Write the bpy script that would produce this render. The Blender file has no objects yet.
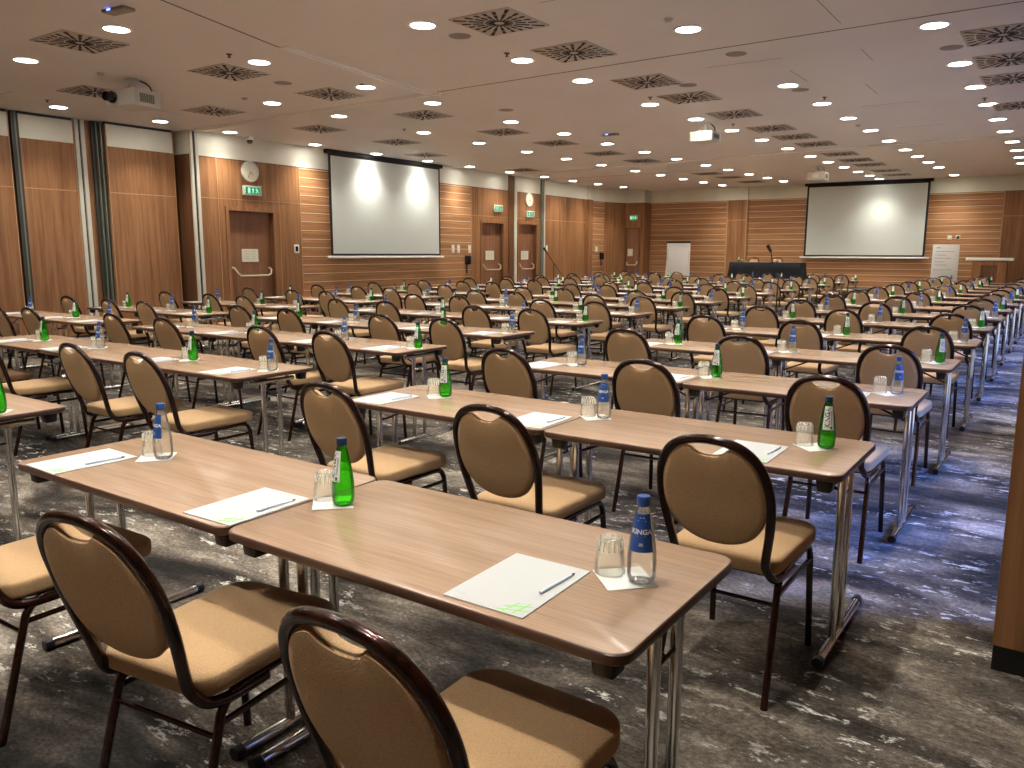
import bpy, math, random
from mathutils import Vector, Matrix
random.seed(7)
C = bpy.context.scene.collection
PI = math.pi

# ------------------------------------------------------------------ camera
CAM = (0.60696, -1.26286, 1.47760)
F_PX, PITCH, YAW, ROLL = 797.1875, 0.162895, 0.607981, 0.0034608
Fv = Vector((-math.sin(YAW)*math.cos(PITCH), math.cos(YAW)*math.cos(PITCH), -math.sin(PITCH)))
Rv = Vector((math.cos(YAW), math.sin(YAW), 0)); Uv = Rv.cross(Fv)
R2 = math.cos(ROLL)*Rv + math.sin(ROLL)*Uv; U2 = -math.sin(ROLL)*Rv + math.cos(ROLL)*Uv
def project(p):
    d = Vector(p) - Vector(CAM); z = d.dot(Fv)
    if z < 0.05: return None
    return 512 + F_PX*d.dot(R2)/z, 384 - F_PX*d.dot(U2)/z
def near_frame(p, m=70):
    q = project(p)
    return q is not None and -m < q[0] < 1024+m and -m < q[1] < 768+m

# ------------------------------------------------------------------ materials
def srgb(r, g, b):
    f = lambda c: (c/255/12.92) if c/255 <= .04045 else ((c/255+.055)/1.055)**2.4
    return (f(r), f(g), f(b), 1)
def mat(name, col, rough=.5, metal=0, **kw):
    m = bpy.data.materials.new(name); m.use_nodes = True
    b = m.node_tree.nodes['Principled BSDF']
    b.inputs['Base Color'].default_value = col if len(col) == 4 else (*col, 1)
    b.inputs['Roughness'].default_value = rough; b.inputs['Metallic'].default_value = metal
    for k, v in kw.items(): b.inputs[k.replace('_', ' ')].default_value = v
    return m
class NT:
    def __init__(s, m): s.m = m; s.t = m.node_tree; s.b = s.t.nodes.get('Principled BSDF')
    def n(s, typ, **kw):
        x = s.t.nodes.new(typ)
        for k, v in kw.items(): setattr(x, k, v)
        return x
    def l(s, a, b): s.t.links.new(a, b)
    def coords(s, scale=(1,1,1), rot=(0,0,0), kind='Object'):
        c = s.n('ShaderNodeTexCoord'); mp = s.n('ShaderNodeMapping')
        mp.inputs['Scale'].default_value = scale; mp.inputs['Rotation'].default_value = rot
        if kind == 'World':
            g = s.n('ShaderNodeNewGeometry'); s.l(g.outputs['Position'], mp.inputs[0])
        else: s.l(c.outputs[kind], mp.inputs[0])
        return mp.outputs[0]
    def noise(s, vec, scale, detail=4, rough=.5, dist=0):
        x = s.n('ShaderNodeTexNoise'); x.inputs['Scale'].default_value = scale; x.inputs['Detail'].default_value = detail
        x.inputs['Roughness'].default_value = rough; x.inputs['Distortion'].default_value = dist
        s.l(vec, x.inputs['Vector']); return x.outputs['Fac']
    def ramp(s, fac, stops):
        x = s.n('ShaderNodeValToRGB'); e = x.color_ramp.elements
        while len(e) < len(stops): e.new(.5)
        for i, (p, c) in enumerate(stops): e[i].position = p; e[i].color = c
        s.l(fac, x.inputs[0]); return x.outputs[0]
    def mix(s, fac, a, b, mode='MIX'):
        x = s.n('ShaderNodeMix', data_type='RGBA', blend_type=mode)
        if isinstance(fac, (int, float)): x.inputs[0].default_value = fac
        else: s.l(fac, x.inputs[0])
        for v, i in ((a, 6), (b, 7)):
            if isinstance(v, tuple): x.inputs[i].default_value = v
            else: s.l(v, x.inputs[i])
        return x.outputs[2]
    def math(s, op, a, b=0, c=0):
        x = s.n('ShaderNodeMath', operation=op)
        for i, v in enumerate((a, b, c)):
            if isinstance(v, (int, float)): x.inputs[i].default_value = v
            else: s.l(v, x.inputs[i])
        return x.outputs[0]
    def bump(s, h, strength=.2, dist=.01):
        x = s.n('ShaderNodeBump'); x.inputs['Strength'].default_value = strength; x.inputs['Distance'].default_value = dist
        s.l(h, x.inputs['Height']); s.l(x.outputs[0], s.b.inputs['Normal'])
    def col(s, o): s.l(o, s.b.inputs['Base Color'])

M = {}
def wood_mat(name, c1, c2, c3, scale=(9, 9, .35), kind='World', rough=.42, nscale=1.6, bump=.06, spec=.35):
    m = mat(name, c1, rough); t = NT(m)
    v = t.coords(scale, kind=kind)
    a = t.noise(v, nscale, 5, .6, .4)
    v2 = t.coords(tuple(s*5 for s in scale), kind=kind); b = t.noise(v2, nscale, 3, .6)
    base = t.ramp(a, [(.32, c1), (.5, c2), (.68, c3)])
    fine = t.ramp(b, [(.3, (.72, .72, .72, 1)), (.7, (1.12, 1.12, 1.12, 1))])
    t.col(t.mix(.55, base, fine, 'MULTIPLY')); t.bump(b, bump, .002)
    t.b.inputs['Specular IOR Level'].default_value = spec
    return m
W1, W2, W3 = (.24, .106, .042, 1), (.34, .160, .068, 1), (.42, .210, .096, 1)
M['wood_v'] = wood_mat('vertical_grain_wood', W1, W2, W3)
M['wood_dark'] = wood_mat('dark_grain_wood', (.13, .055, .025, 1), (.19, .085, .04, 1), (.24, .11, .055, 1))
M['wood_door'] = wood_mat('door_wood', (.22, .10, .05, 1), (.29, .135, .07, 1), (.35, .17, .09, 1))
M['wood_trim'] = mat('light_wood_trim', (.52, .30, .15), .4)

# horizontally boarded wood with thin pale joint strips
m = mat('horizontal_board_wood', W2, .42); t = NT(m)
v = t.coords((.35, .35, 9), kind='World'); a = t.noise(v, 1.6, 5, .6, .4)
v2 = t.coords((1.6, 1.6, 45), kind='World'); b = t.noise(v2, 1.6, 3, .6)
base = t.ramp(a, [(.32, (.33, .148, .060, 1)), (.5, (.46, .22, .094, 1)), (.68, (.56, .29, .135, 1))])
base = t.mix(.5, base, t.ramp(b, [(.3, (.7, .7, .7, 1)), (.7, (1.12, 1.12, 1.12, 1))]), 'MULTIPLY')
g = t.n('ShaderNodeNewGeometry'); sx = t.n('ShaderNodeSeparateXYZ'); t.l(g.outputs['Position'], sx.inputs[0])
fr = t.math('FRACT', t.math('DIVIDE', t.math('ADD', sx.outputs['Z'], .11), .186))
line = t.math('LESS_THAN', fr, .10)
shade = t.math('GREATER_THAN', fr, .94)
base = t.mix(shade, base, (.12, .05, .022, 1)); base = t.mix(line, base, (.85, .62, .38, 1))
t.col(base); M['wood_h'] = m

m = mat('cream_plaster', srgb(228, 222, 198), .7); t = NT(m)
n = t.noise(t.coords((1, 1, 1), kind='World'), 3, 4); t.col(t.ramp(n, [(.3, (.78, .77, .65, 1)), (.7, (.83, .82, .70, 1))])); M['cream'] = m
m = mat('ceiling_paint', (.50, .42, .37), .55); t = NT(m)
n = t.noise(t.coords((1, 1, 1), kind='World'), .8, 3); t.col(t.ramp(n, [(.3, (.76, .72, .695, 1)), (.7, (.80, .76, .735, 1))])); M['ceil'] = m

# carpet
m = mat('mottled_carpet', (.05, .05, .05), .95); t = NT(m); t.b.inputs['Specular IOR Level'].default_value = .15
v = t.coords((.75, 1.5, 1), rot=(0, 0, .12), kind='World')
big = t.noise(v, 1.25, 5, .6, .6); mid = t.noise(v, 5, 12, .82, .1)
g0 = t.ramp(big, [(.37, (.018, .016, .0145, 1)), (.46, (.064, .054, .046, 1)), (.55, (.165, .14, .113, 1)), (.67, (.37, .32, .265, 1))])
g1 = t.ramp(mid, [(.36, (.38, .38, .38, 1)), (.52, (.95, .95, .95, 1)), (.70, (1.9, 1.9, 1.9, 1))])
cc = t.mix(.85, g0, g1, 'MULTIPLY')
fl = t.noise(t.coords((1.5, 3.4, 1), rot=(0, 0, .25), kind='World'), 4.2, 12, .78, .15)
zone = t.noise(t.coords((.8, 1.2, 1), kind='World'), 1.1, 3)
fm = t.math('MULTIPLY', t.ramp(fl, [(.560, (0, 0, 0, 1)), (.590, (1, 1, 1, 1))]), t.ramp(zone, [(.42, (0, 0, 0, 1)), (.54, (1, 1, 1, 1))]))
cc = t.mix(fm, cc, (.62, .60, .55, 1))
gr = t.noise(t.coords((1, 1.6, 1), kind='World'), 48, 4, .75)
cc = t.mix(.8, cc, t.ramp(gr, [(.32, (.35, .35, .35, 1)), (.5, (.95, .95, .95, 1)), (.68, (1.9, 1.85, 1.8, 1))]), 'MULTIPLY')
pile = t.noise(t.coords((1, 1, 1), kind='World'), 260, 2, .6)
cc = t.mix(.55, cc, t.ramp(pile, [(.3, (.45, .45, .45, 1)), (.7, (1.5, 1.5, 1.5, 1))]), 'MULTIPLY')
t.col(cc); t.bump(pile, .5, .004); M['carpet'] = m

# table laminate
m = mat('beech_laminate', (.5, .33, .22), .24); t = NT(m)
v = t.coords((.55, 14, 14), kind='Object'); a = t.noise(v, 2.0, 5, .6, .5); v2 = t.coords((2.2, 60, 60), kind='Object'); b = t.noise(v2, 2.2, 3, .65)
base = t.ramp(a, [(.3, (.35, .228, .146, 1)), (.5, (.395, .26, .170, 1)), (.7, (.44, .292, .193, 1))])
t.col(t.mix(.45, base, t.ramp(b, [(.3, (.7, .66, .62, 1)), (.65, (1.08, 1.08, 1.08, 1))]), 'MULTIPLY'))
t.b.inputs['Specular IOR Level'].default_value = .65; M['laminate'] = m
M['edge'] = mat('dark_table_edging', (.085, .040, .026), .35)
M['chrome'] = mat('polished_chrome', (.78, .77, .74), .12, 1)
M['blackp'] = mat('black_plastic', (.006, .006, .007), .5)
M['blackm'] = mat('black_steel', (.015, .013, .012), .35, .3)
M['redp'] = mat('red_plastic', (.6, .03, .02), .4)
# chair
m = mat('tan_seat_fabric', (.42, .27, .145), .85); t = NT(m)
ch = t.n('ShaderNodeTexVoronoi'); ch.inputs['Scale'].default_value = 260; t.l(t.coords(kind='Object'), ch.inputs['Vector'])
t.col(t.ramp(ch.outputs['Distance'], [(0, (.55, .355, .18, 1)), (.8, (.42, .262, .127, 1))])); t.bump(ch.outputs['Distance'], .35, .002)
t.b.inputs['Sheen Weight'].default_value = .15; M['seatfab'] = m
m = mat('fill_lightened_back_fabric', (.2, .13, .075), .85); t = NT(m)
ch = t.n('ShaderNodeTexVoronoi'); ch.inputs['Scale'].default_value = 240; t.l(t.coords(kind='Object'), ch.inputs['Vector'])
t.col(t.ramp(ch.outputs['Distance'], [(0, (.72, .48, .26, 1)), (.8, (.56, .365, .19, 1))])); t.bump(ch.outputs['Distance'], .35, .002); M['backfab'] = m  # lighter copy of the seat tan, standing in for fill light on backs
m = mat('hammered_bronze_frame', (.030, .012, .008), .22, .55); t = NT(m)
n = t.noise(t.coords(kind='Object'), 60, 2); t.col(t.ramp(n, [(.4, (.014, .006, .004, 1)), (.66, (.058, .015, .007, 1))])); t.bump(t.noise(t.coords(kind='Object'), 90, 2), .25, .003)
t.b.inputs['Coat Weight'].default_value = .5; t.b.inputs['Coat Roughness'].default_value = .1; M['frame'] = m
M['white'] = mat('white_paper', (.53, .545, .54), .7)
M['napkin'] = mat('white_napkin', (.84, .86, .83), .85)
M['greenp'] = mat('green_print', (.22, .62, .12), .6)
M['greyp'] = mat('grey_print', (.45, .47, .48), .6)
M['penb'] = mat('pale_blue_pen', (.66, .74, .90), .3)
M['bluecap'] = mat('blue_cap', (.022, .085, .32), .35)
M['navycap'] = mat('navy_cap', (.01, .035, .10), .35)
M['bluelabel'] = mat('blue_label', (.018, .085, .33), .45)
M['whitelabel'] = mat('white_label', (.80, .84, .80), .5)
M['navyprint'] = mat('navy_print', (.01, .02, .05), .5)
M['whiteprint'] = mat('white_print', (.9, .9, .92), .5)
def thin_glass(name, tint, gloss=.5, refr=0.0, ior=1.45, light_fill=0.0):
    m = bpy.data.materials.new(name); m.use_nodes = True; nt = m.node_tree; nt.nodes.remove(nt.nodes['Principled BSDF'])
    o = nt.nodes['Material Output']; tr = nt.nodes.new('ShaderNodeBsdfTransparent'); tr.inputs[0].default_value = (*tint, 1)
    gl = nt.nodes.new('ShaderNodeBsdfGlossy'); gl.inputs['Roughness'].default_value = .03
    fr = nt.nodes.new('ShaderNodeFresnel'); fr.inputs[0].default_value = ior
    mu = nt.nodes.new('ShaderNodeMath'); mu.operation = 'MULTIPLY_ADD'; mu.inputs[1].default_value = gloss*2; mu.inputs[2].default_value = .03
    nt.links.new(fr.outputs[0], mu.inputs[0])
    mx = nt.nodes.new('ShaderNodeMixShader'); nt.links.new(mu.outputs[0], mx.inputs[0])
    src = tr.outputs[0]
    if refr > 0:
        g = nt.nodes.new('ShaderNodeBsdfRefraction'); g.inputs['Color'].default_value = (*tint, 1); g.inputs['IOR'].default_value = 1.33; g.inputs['Roughness'].default_value = .02
        m2 = nt.nodes.new('ShaderNodeMixShader'); m2.inputs[0].default_value = refr
        nt.links.new(tr.outputs[0], m2.inputs[1]); nt.links.new(g.outputs[0], m2.inputs[2]); src = m2.outputs[0]
    if light_fill > 0:  # diffuse white stands in for light that clear glass would refract
        df = nt.nodes.new('ShaderNodeBsdfTranslucent'); df.inputs[0].default_value = (.95, .95, .88, 1); d2 = nt.nodes.new('ShaderNodeBsdfDiffuse'); d2.inputs[0].default_value = (.95, .95, .88, 1)
        a_ = nt.nodes.new('ShaderNodeAddShader'); nt.links.new(df.outputs[0], a_.inputs[0]); nt.links.new(d2.outputs[0], a_.inputs[1])
        m3 = nt.nodes.new('ShaderNodeMixShader'); m3.inputs[0].default_value = light_fill; nt.links.new(src, m3.inputs[1]); nt.links.new(a_.outputs[0], m3.inputs[2]); src = m3.outputs[0]
    nt.links.new(src, mx.inputs[1]); nt.links.new(gl.outputs[0], mx.inputs[2]); nt.links.new(mx.outputs[0], o.inputs[0])
    return m
M['clearglass'] = thin_glass('clear_bottle_glass', (.97, .99, .99), .45, .22, 1.33, .05)
M['greenglass'] = thin_glass('green_bottle_glass', (.22, .92, .12), .45, .30, 1.4, .0)
M['tumbler'] = thin_glass('tumbler_glass', (.99, .99, .97), .35, .0, 1.3, .12)
M['flute'] = thin_glass('tumbler_fluting', (.98, .98, .96), .5, .0, 1.4, .55)
M['pane'] = thin_glass('window_glass', (.97, .98, 1.0), .5)
def emis(name, col, s):
    m = bpy.data.materials.new(name); m.use_nodes = True; nt = m.node_tree; nt.nodes.remove(nt.nodes['Principled BSDF'])
    e = nt.nodes.new('ShaderNodeEmission'); e.inputs[0].default_value = (*col, 1); e.inputs[1].default_value = s
    nt.links.new(e.outputs[0], nt.nodes['Material Output'].inputs[0]); return m
M['lamp'] = emis('downlight_lens', (1.0, .95, .86), 16)
M['exitg'] = emis('exit_green', (.01, .30, .12), .42)
M['exitw'] = emis('exit_white', (.62, .9, .70), .42)
M['led'] = emis('blue_led', (.1, .15, 1), 4)
M['signbox'] = mat('exit_sign_housing', (.60, .68, .56), .5)
M['lighttrim'] = mat('white_metal_trim', (.95, .93, .88), .4)
M['vent'] = mat('diffuser_plate', (.52, .46, .41), .4)
M['slot'] = mat('dark_slot', (.02, .015, .012), .8)
M['alum'] = mat('pale_aluminium_profile', (.72, .68, .58), .5, .1)
M['sealdark'] = mat('dark_seal_profile', (.045, .045, .035), .5)
M['sealgrey'] = mat('grey_green_profile', (.20, .21, .16), .45, .3)
M['screen'] = mat('projection_fabric', (.66, .70, .655), .85)
M['screenblk'] = mat('black_screen_border', (.01, .01, .012), .7)
M['board'] = mat('white_board', (.88, .88, .85), .6)
M['projw'] = mat('projector_white', (.62, .60, .54), .45)
M['projg'] = mat('projector_grille', (.16, .17, .12), .6)
M['lens'] = mat('lens_black', (.01, .01, .012), .15)
M['cream_plastic'] = mat('cream_plastic', (.80, .76, .60), .5)
M['brass'] = mat('pale_brass_bar', (.80, .70, .48), .3, .5)
M['cloth'] = mat('black_tablecloth', (.006, .007, .010), .9)
M['seam'] = mat('brown_seam', (.12, .09, .075), .7)
M['stage'] = mat('stage_carpet', (.06, .045, .035), .95)
M['plain'] = mat('grey_disc', (.30, .26, .22), .6)
M['base'] = mat('black_baseboard', (.008, .008, .008), .5)

# ------------------------------------------------------------------ mesh helpers
class MB:
    def __init__(s): s.v = []; s.f = []
    def add(s, vs, fs):
        o = len(s.v); s.v += [tuple(p) for p in vs]; s.f += [tuple(i+o for i in f) for f in fs]; return s
    def box(s, x0, x1, y0, y1, z0, z1):
        return s.add([(x0,y0,z0),(x1,y0,z0),(x1,y1,z0),(x0,y1,z0),(x0,y0,z1),(x1,y0,z1),(x1,y1,z1),(x0,y1,z1)],
                     [(0,3,2,1),(4,5,6,7),(0,1,5,4),(1,2,6,5),(2,3,7,6),(3,0,4,7)])
    def tube(s, pts, r, n=10, closed=False, caps=True, flat=1.0):
        P = [Vector(p) for p in pts]; k = len(P); rings = []
        def tan(i):
            if closed: return (P[(i+1) % k]-P[i-1]).normalized()
            if i == 0: return (P[1]-P[0]).normalized()
            if i == k-1: return (P[-1]-P[-2]).normalized()
            return ((P[i+1]-P[i]).normalized()+(P[i]-P[i-1]).normalized()).normalized()
        t0 = tan(0); nrm = t0.orthogonal().normalized()
        o = len(s.v)
        for i in range(k):
            t = tan(i)
            if i: nrm = (nrm - t*nrm.dot(t)); nrm.normalize()
            b = t.cross(nrm)
            rr = r[i] if isinstance(r, (list, tuple)) else r
            for j in range(n):
                a = 2*PI*j/n; s.v.append(tuple(P[i]+(nrm*math.cos(a)+b*math.sin(a)*flat)*rr))
        m = k if closed else k-1
        for i in range(m):
            for j in range(n):
                a, b_ = o+i*n+j, o+i*n+(j+1) % n; c, d = o+((i+1) % k)*n+(j+1) % n, o+((i+1) % k)*n+j
                s.f.append((a, b_, c, d))
        if caps and not closed:
            s.f.append(tuple(o+j for j in range(n))[::-1]); s.f.append(tuple(o+(k-1)*n+j for j in range(n)))
        return s
    def lathe(s, prof, n=20, c=(0,0,0), close=False):
        o = len(s.v); k = len(prof)
        for (r, z) in prof:
            for j in range(n): a = 2*PI*j/n; s.v.append((c[0]+r*math.cos(a), c[1]+r*math.sin(a), c[2]+z))
        for i in range(k-1):
            for j in range(n): s.f.append((o+i*n+j, o+i*n+(j+1) % n, o+(i+1)*n+(j+1) % n, o+(i+1)*n+j))
        if close:
            for j in range(n): s.f.append((o+(k-1)*n+j, o+(k-1)*n+(j+1) % n, o+(j+1) % n, o+j))
        else:
            if prof[0][0] > 1e-5: s.f.append(tuple(o+j for j in range(n))[::-1])
            if prof[-1][0] > 1e-5: s.f.append(tuple(o+(k-1)*n+j for j in range(n)))
        return s
    def loops(s, rings, cap0=True, cap1=True):
        n = len(rings[0]); o = len(s.v)
        for r in rings: s.v += [tuple(p) for p in r]
        for i in range(len(rings)-1):
            for j in range(n): s.f.append((o+i*n+j, o+i*n+(j+1) % n, o+(i+1)*n+(j+1) % n, o+(i+1)*n+j))
        if cap0: s.f.append(tuple(o+j for j in range(n))[::-1])
        if cap1: s.f.append(tuple(o+(len(rings)-1)*n+j for j in range(n)))
        return s
    def mesh(s, name, mats, smooth=40, xf=None, fmat=None):
        me = bpy.data.meshes.new(name); v = s.v if xf is None else [tuple(xf @ Vector(p)) for p in s.v]
        me.from_pydata(v, [], s.f); me.validate()
        for m_ in (mats if isinstance(mats, (list, tuple)) else [mats]): me.materials.append(M[m_])
        if fmat:
            for p in me.polygons: p.material_index = fmat(p)
        if smooth:
            for p in me.polygons: p.use_smooth = True
            me.set_sharp_from_angle(angle=math.radians(smooth))
        me.update(); return me
def bev(me, w=.004, seg=2):
    import bmesh
    bm = bmesh.new(); bm.from_mesh(me)
    bmesh.ops.recalc_face_normals(bm, faces=bm.faces)
    es = [e for e in bm.edges if len(e.link_faces) == 2 and e.calc_face_angle(0) > .6]
    bmesh.ops.bevel(bm, geom=es, offset=w, segments=seg, affect='EDGES', profile=.5, clamp_overlap=True)
    bm.to_mesh(me); bm.free()
    for p in me.polygons: p.use_smooth = True
    me.set_sharp_from_angle(angle=math.radians(50)); return me
def smooth_path(P, m=3, closed=False):
    P = [Vector(p) for p in P]; n = len(P); out = []
    for i in range(n if closed else n-1):
        if closed: a, b, c, d = P[i-1], P[i], P[(i+1) % n], P[(i+2) % n]
        else: a, b, c, d = P[max(i-1, 0)], P[i], P[i+1], P[min(i+2, n-1)]
        for q in range(m):
            t = q/m; out.append(.5*((2*b)+(c-a)*t+(2*a-5*b+4*c-d)*t*t+(3*b-a-3*c+d)*t**3))
    if not closed: out.append(P[-1])
    return out
def rrect(x0, x1, y0, y1, r, z=0, n=6):
    if isinstance(r, (int, float)): r = [r]*4
    out = []
    for (cx, cy, a0, rr) in ((x1-r[0], y1-r[0], 0, r[0]), (x0+r[1], y1-r[1], 90, r[1]), (x0+r[2], y0+r[2], 180, r[2]), (x1-r[3], y0+r[3], 270, r[3])):
        for i in range(n+1):
            a = math.radians(a0+90*i/n); out.append((cx+rr*math.cos(a), cy+rr*math.sin(a), z))
    return out

# ------------------------------------------------------------------ object helpers
def link(name, me, parent=None, loc=(0,0,0)):
    o = bpy.data.objects.new(name, me); C.objects.link(o); o.location = loc
    if parent: o.parent = parent
    return o
def tag(o, label, cat, group=None):
    o['label'] = label; o['category'] = cat
    if group: o['group'] = group
    return o
def thing(name, label, cat, loc=(0,0,0), rz=0, group=None):
    o = link(name, None, None, loc); o.rotation_euler = (0, 0, rz); o.empty_display_size = .1
    return tag(o, label, cat, group)
def parts(root, spec):
    for it in spec:
        nm, me = it[0], it[1]
        o = link(nm, me, root)
        if len(it) > 2 and it[2]: parts(o, it[2])
        if len(it) > 3: o['label'] = it[3]
def struct(name, me, parent=None):
    o = link(name, me, parent)
    if not parent: o['kind'] = 'structure'
    return o
def text_mesh(s, size, extrude=0.0, bold=.0):
    cu = bpy.data.curves.new('t', 'FONT'); cu.body = s; cu.size = size; cu.align_x = 'CENTER'; cu.align_y = 'CENTER'; cu.offset = bold; cu.extrude = extrude
    cu.resolution_u = 3
    o = bpy.data.objects.new('t', cu); C.objects.link(o)
    dg = bpy.context.evaluated_depsgraph_get(); dg.update()
    me = o.evaluated_get(dg).to_mesh(); mb = MB(); mb.add([v.co[:] for v in me.vertices], [tuple(p.vertices) for p in me.polygons])
    o.evaluated_get(dg).to_mesh_clear(); bpy.data.objects.remove(o); bpy.data.curves.remove(cu)
    return mb

# ================================================================== THE ROOM
HC = 3.72; XL = -13.17; XR = 2.3; YB = 26.0; YF = -4.6
ZB = 3.28      # underside of the cream band
def slab(name, x0, x1, y0, y1, z0, z1, m, parent=None): return struct(name, MB().box(x0, x1, y0, y1, z0, z1).mesh(name, m, 0), parent)
slab('floor', -14.6, XR+.2, YF-.2, YB+.2, -.12, 0, 'carpet')
slab('ceiling', -14.6, XR+.2, YF-.2, YB+.2, HC, HC+.15, 'ceil')

def wall_run(name, p0, p1, depth, segs, cream=True):
    """wall along p0->p1 (floor plan), body on the far side (left of travel * depth); segs = [(d0,d1,material,kind)]"""
    P0, P1 = Vector((*p0, 0)), Vector((*p1, 0)); d = (P1-P0).normalized(); L = (P1-P0).length
    nrm = Vector((-d.y, d.x, 0))*depth
    def bx(mb, a, b, off0, off1, z0, z1):
        q = [P0+d*a+nrm*0+Vector((-d.y, d.x, 0))*off0, P0+d*b+Vector((-d.y, d.x, 0))*off0, P0+d*b+Vector((-d.y, d.x, 0))*off1, P0+d*a+Vector((-d.y, d.x, 0))*off1]
        mb.add([(p.x, p.y, z0) for p in q]+[(p.x, p.y, z1) for p in q], [(0,3,2,1),(4,5,6,7),(0,1,5,4),(1,2,6,5),(2,3,7,6),(3,0,4,7)])
    root = None
    for (a, b, mt, z0, z1) in segs:
        mb = MB(); bx(mb, a, b, 0, depth, z0, z1); me = mb.mesh('panel', mt, 0)
        if root is None: root = struct(name, me)
        else: link('wall_panel', me, root)
    if cream:
        mb = MB(); bx(mb, 0, L, 0, depth, ZB, HC); link('cream_band', mb.mesh('band', 'cream', 0), root)
        mb = MB(); bx(mb, 0, L, -.004*(1 if depth > 0 else -1), 0, ZB-.02, ZB); link('band_joint', mb.mesh('joint', 'wood_dark', 0), root)
    return root, bx
# main left wall, from the partition post to the far corner (travel +y, body to -x)
y0 = 8.05
def door_hole(ya, yb, zt): return ya-y0, yb-y0, zt
D1 = (8.72, 9.80, 2.29); D2 = (17.02, 18.05, 2.32); D3 = (18.86, 19.82, 2.34)
segs = [(0, D1[0]-y0, 'wood_v', 0, ZB), (D1[0]-y0, D1[1]-y0, 'wood_v', D1[2], ZB), (D1[1]-y0, 10.53-y0, 'wood_v', 0, ZB),
        (10.53-y0, 16.53-y0, 'wood_h', 0, ZB), (16.53-y0, D2[0]-y0, 'wood_v', 0, ZB), (D2[0]-y0, D2[1]-y0, 'wood_v', D2[2], ZB),
        (D2[1]-y0, D3[0]-y0, 'wood_v', 0, ZB), (D3[0]-y0, D3[1]-y0, 'wood_v', D3[2], ZB), (D3[1]-y0, 23.2-y0, 'wood_v', 0, ZB)]
wl, wbx = wall_run('wall_left', (XL, y0), (XL, 23.2), .35, segs)
# thin pale joints of the panelling
mb = MB()
for (yy, za, zb) in ((8.5, 2.50, ZB), (8.5, 0, 2.5), (9.97, 0, ZB), (10.53, 0, ZB), (16.53, 0, ZB), (16.87, 0, ZB), (21.55, 0, ZB), (20.3, 0, ZB)):
    mb.box(XL-.001, XL+.006, yy-.008, yy+.008, za, zb)
for (ya, yb) in ((8.05, 10.53), (16.53, 18.24), (18.7, 23.2)): mb.box(XL-.001, XL+.006, ya, yb, 2.50, 2.515)
link('panel_joint', mb.mesh('joint', 'wood_trim', 0), wl)
# door leaves with casings
def door(idx, ya, yb, zt, plate_z=1.41, bar=True, lab=None):
    r = struct('door_%d' % idx, MB().box(XL-.16, XL-.11, ya, yb, 0.005, zt).mesh('leaf', 'wood_door', 0))
    link('door_reveal', MB().box(XL-.115, XL+.0, ya, ya+.012, 0, zt).box(XL-.115, XL, yb-.012, yb, 0, zt).box(XL-.115, XL, ya, yb, zt-.012, zt).mesh('reveal', 'wood_dark', 0), r)
    c = .075
    link('door_casing', MB().box(XL-.02, XL+.022, ya-c, ya, 0, zt+c).box(XL-.02, XL+.022, yb, yb+c, 0, zt+c).box(XL-.02, XL+.022, ya, yb, zt, zt+c).mesh('casing', 'wood_v', 0), r)
    ym = (ya+yb)/2
    pl = link('door_notice', MB().box(XL-.112, XL-.10, ym-.20, ym+.20, plate_z-.13, plate_z+.13).mesh('plate', 'cream_plastic', 0), r)
    tx = MB()
    for i in range(4): tx.box(XL-.101, XL-.099, ym-.15, ym-.02, plate_z+.08-i*.05, plate_z+.09-i*.05).box(XL-.101, XL-.099, ym+.03, ym+.14, plate_z+.08-i*.05, plate_z+.09-i*.05)
    link('notice_print', tx.mesh('print', 'greyp', 0), pl)
    hb = MB(); a, b = ya+.08, yb-.08; z = 1.0; x = XL-.0
    hb.tube([(XL-.11, a, z+.17), (XL-.03, a+.02, z+.15), (XL-.005, a+.07, z+.06), (XL-.0, a+.14, z), (XL-.0, b-.10, z), (XL-.005, b-.03, z+.04), (XL-.03, b, z+.12), (XL-.11, b, z+.16)], .02, 10)
    link('panic_bar', hb.mesh('bar', 'brass'), r)
    return r
door(1, *D1); door(2, *D2); door(3, *D3)
# corner niche at the far left
w2, _ = wall_run('wall_far_left', (XL-.13, 23.2), (XL-.13, 24.45), .3, [(0, 1.25, 'wood_h', 0, ZB)])
w3, _ = wall_run('wall_niche', (XL-.13, 24.45), (-12.95, 25.45), .3, [(0, 1.03, 'wood_v', 0, ZB)])
tr1 = struct('trim_1', MB().box(XL-.02, XL+.10, 22.93, 23.22, 0, ZB).mesh('t', 'wood_v', 0))
link('cream_band', MB().box(XL-.02, XL+.10, 22.93, 23.22, ZB, HC).mesh('t', 'cream', 0), tr1)
# door column
link('wall_backing', MB().box(-14.6, -12.2, 26.1, 26.3, 0, HC).box(-14.6, -14.45, 20, 26.3, 0, HC).mesh('w', 'wood_dark', 0), w3)
w4 = struct('wall_column', MB().box(-12.97, -12.22, 25.45, 26.1, 0, ZB).mesh('c', 'wood_v', 0))
link('cream_band', MB().box(-12.97, -12.22, 25.45, 26.1, ZB, HC).mesh('c', 'cream', 0), w4)
dn = struct('door_4', MB().box(-12.86, -12.40, 25.42, 25.46, 0, 2.34).mesh('leaf', 'wood_door', 0))
link('door_casing', MB().box(-12.90, -12.86, 25.39, 25.45, 0, 2.39).box(-12.40, -12.36, 25.39, 25.45, 0, 2.39).box(-12.86, -12.40, 25.39, 25.45, 2.34, 2.39).mesh('c', 'wood_dark', 0), dn)
link('door_notice', MB().box(-12.82, -12.62, 25.405, 25.42, 1.38, 1.64).mesh('c', 'cream_plastic', 0), dn)
link('panic_bar', MB().tube([(-12.84, 25.42, 1.16), (-12.82, 25.36, 1.06), (-12.5, 25.36, 1.06), (-12.44, 25.36, 1.1), (-12.42, 25.42, 1.2)], .02, 8).mesh('c', 'brass'), dn)
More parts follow.
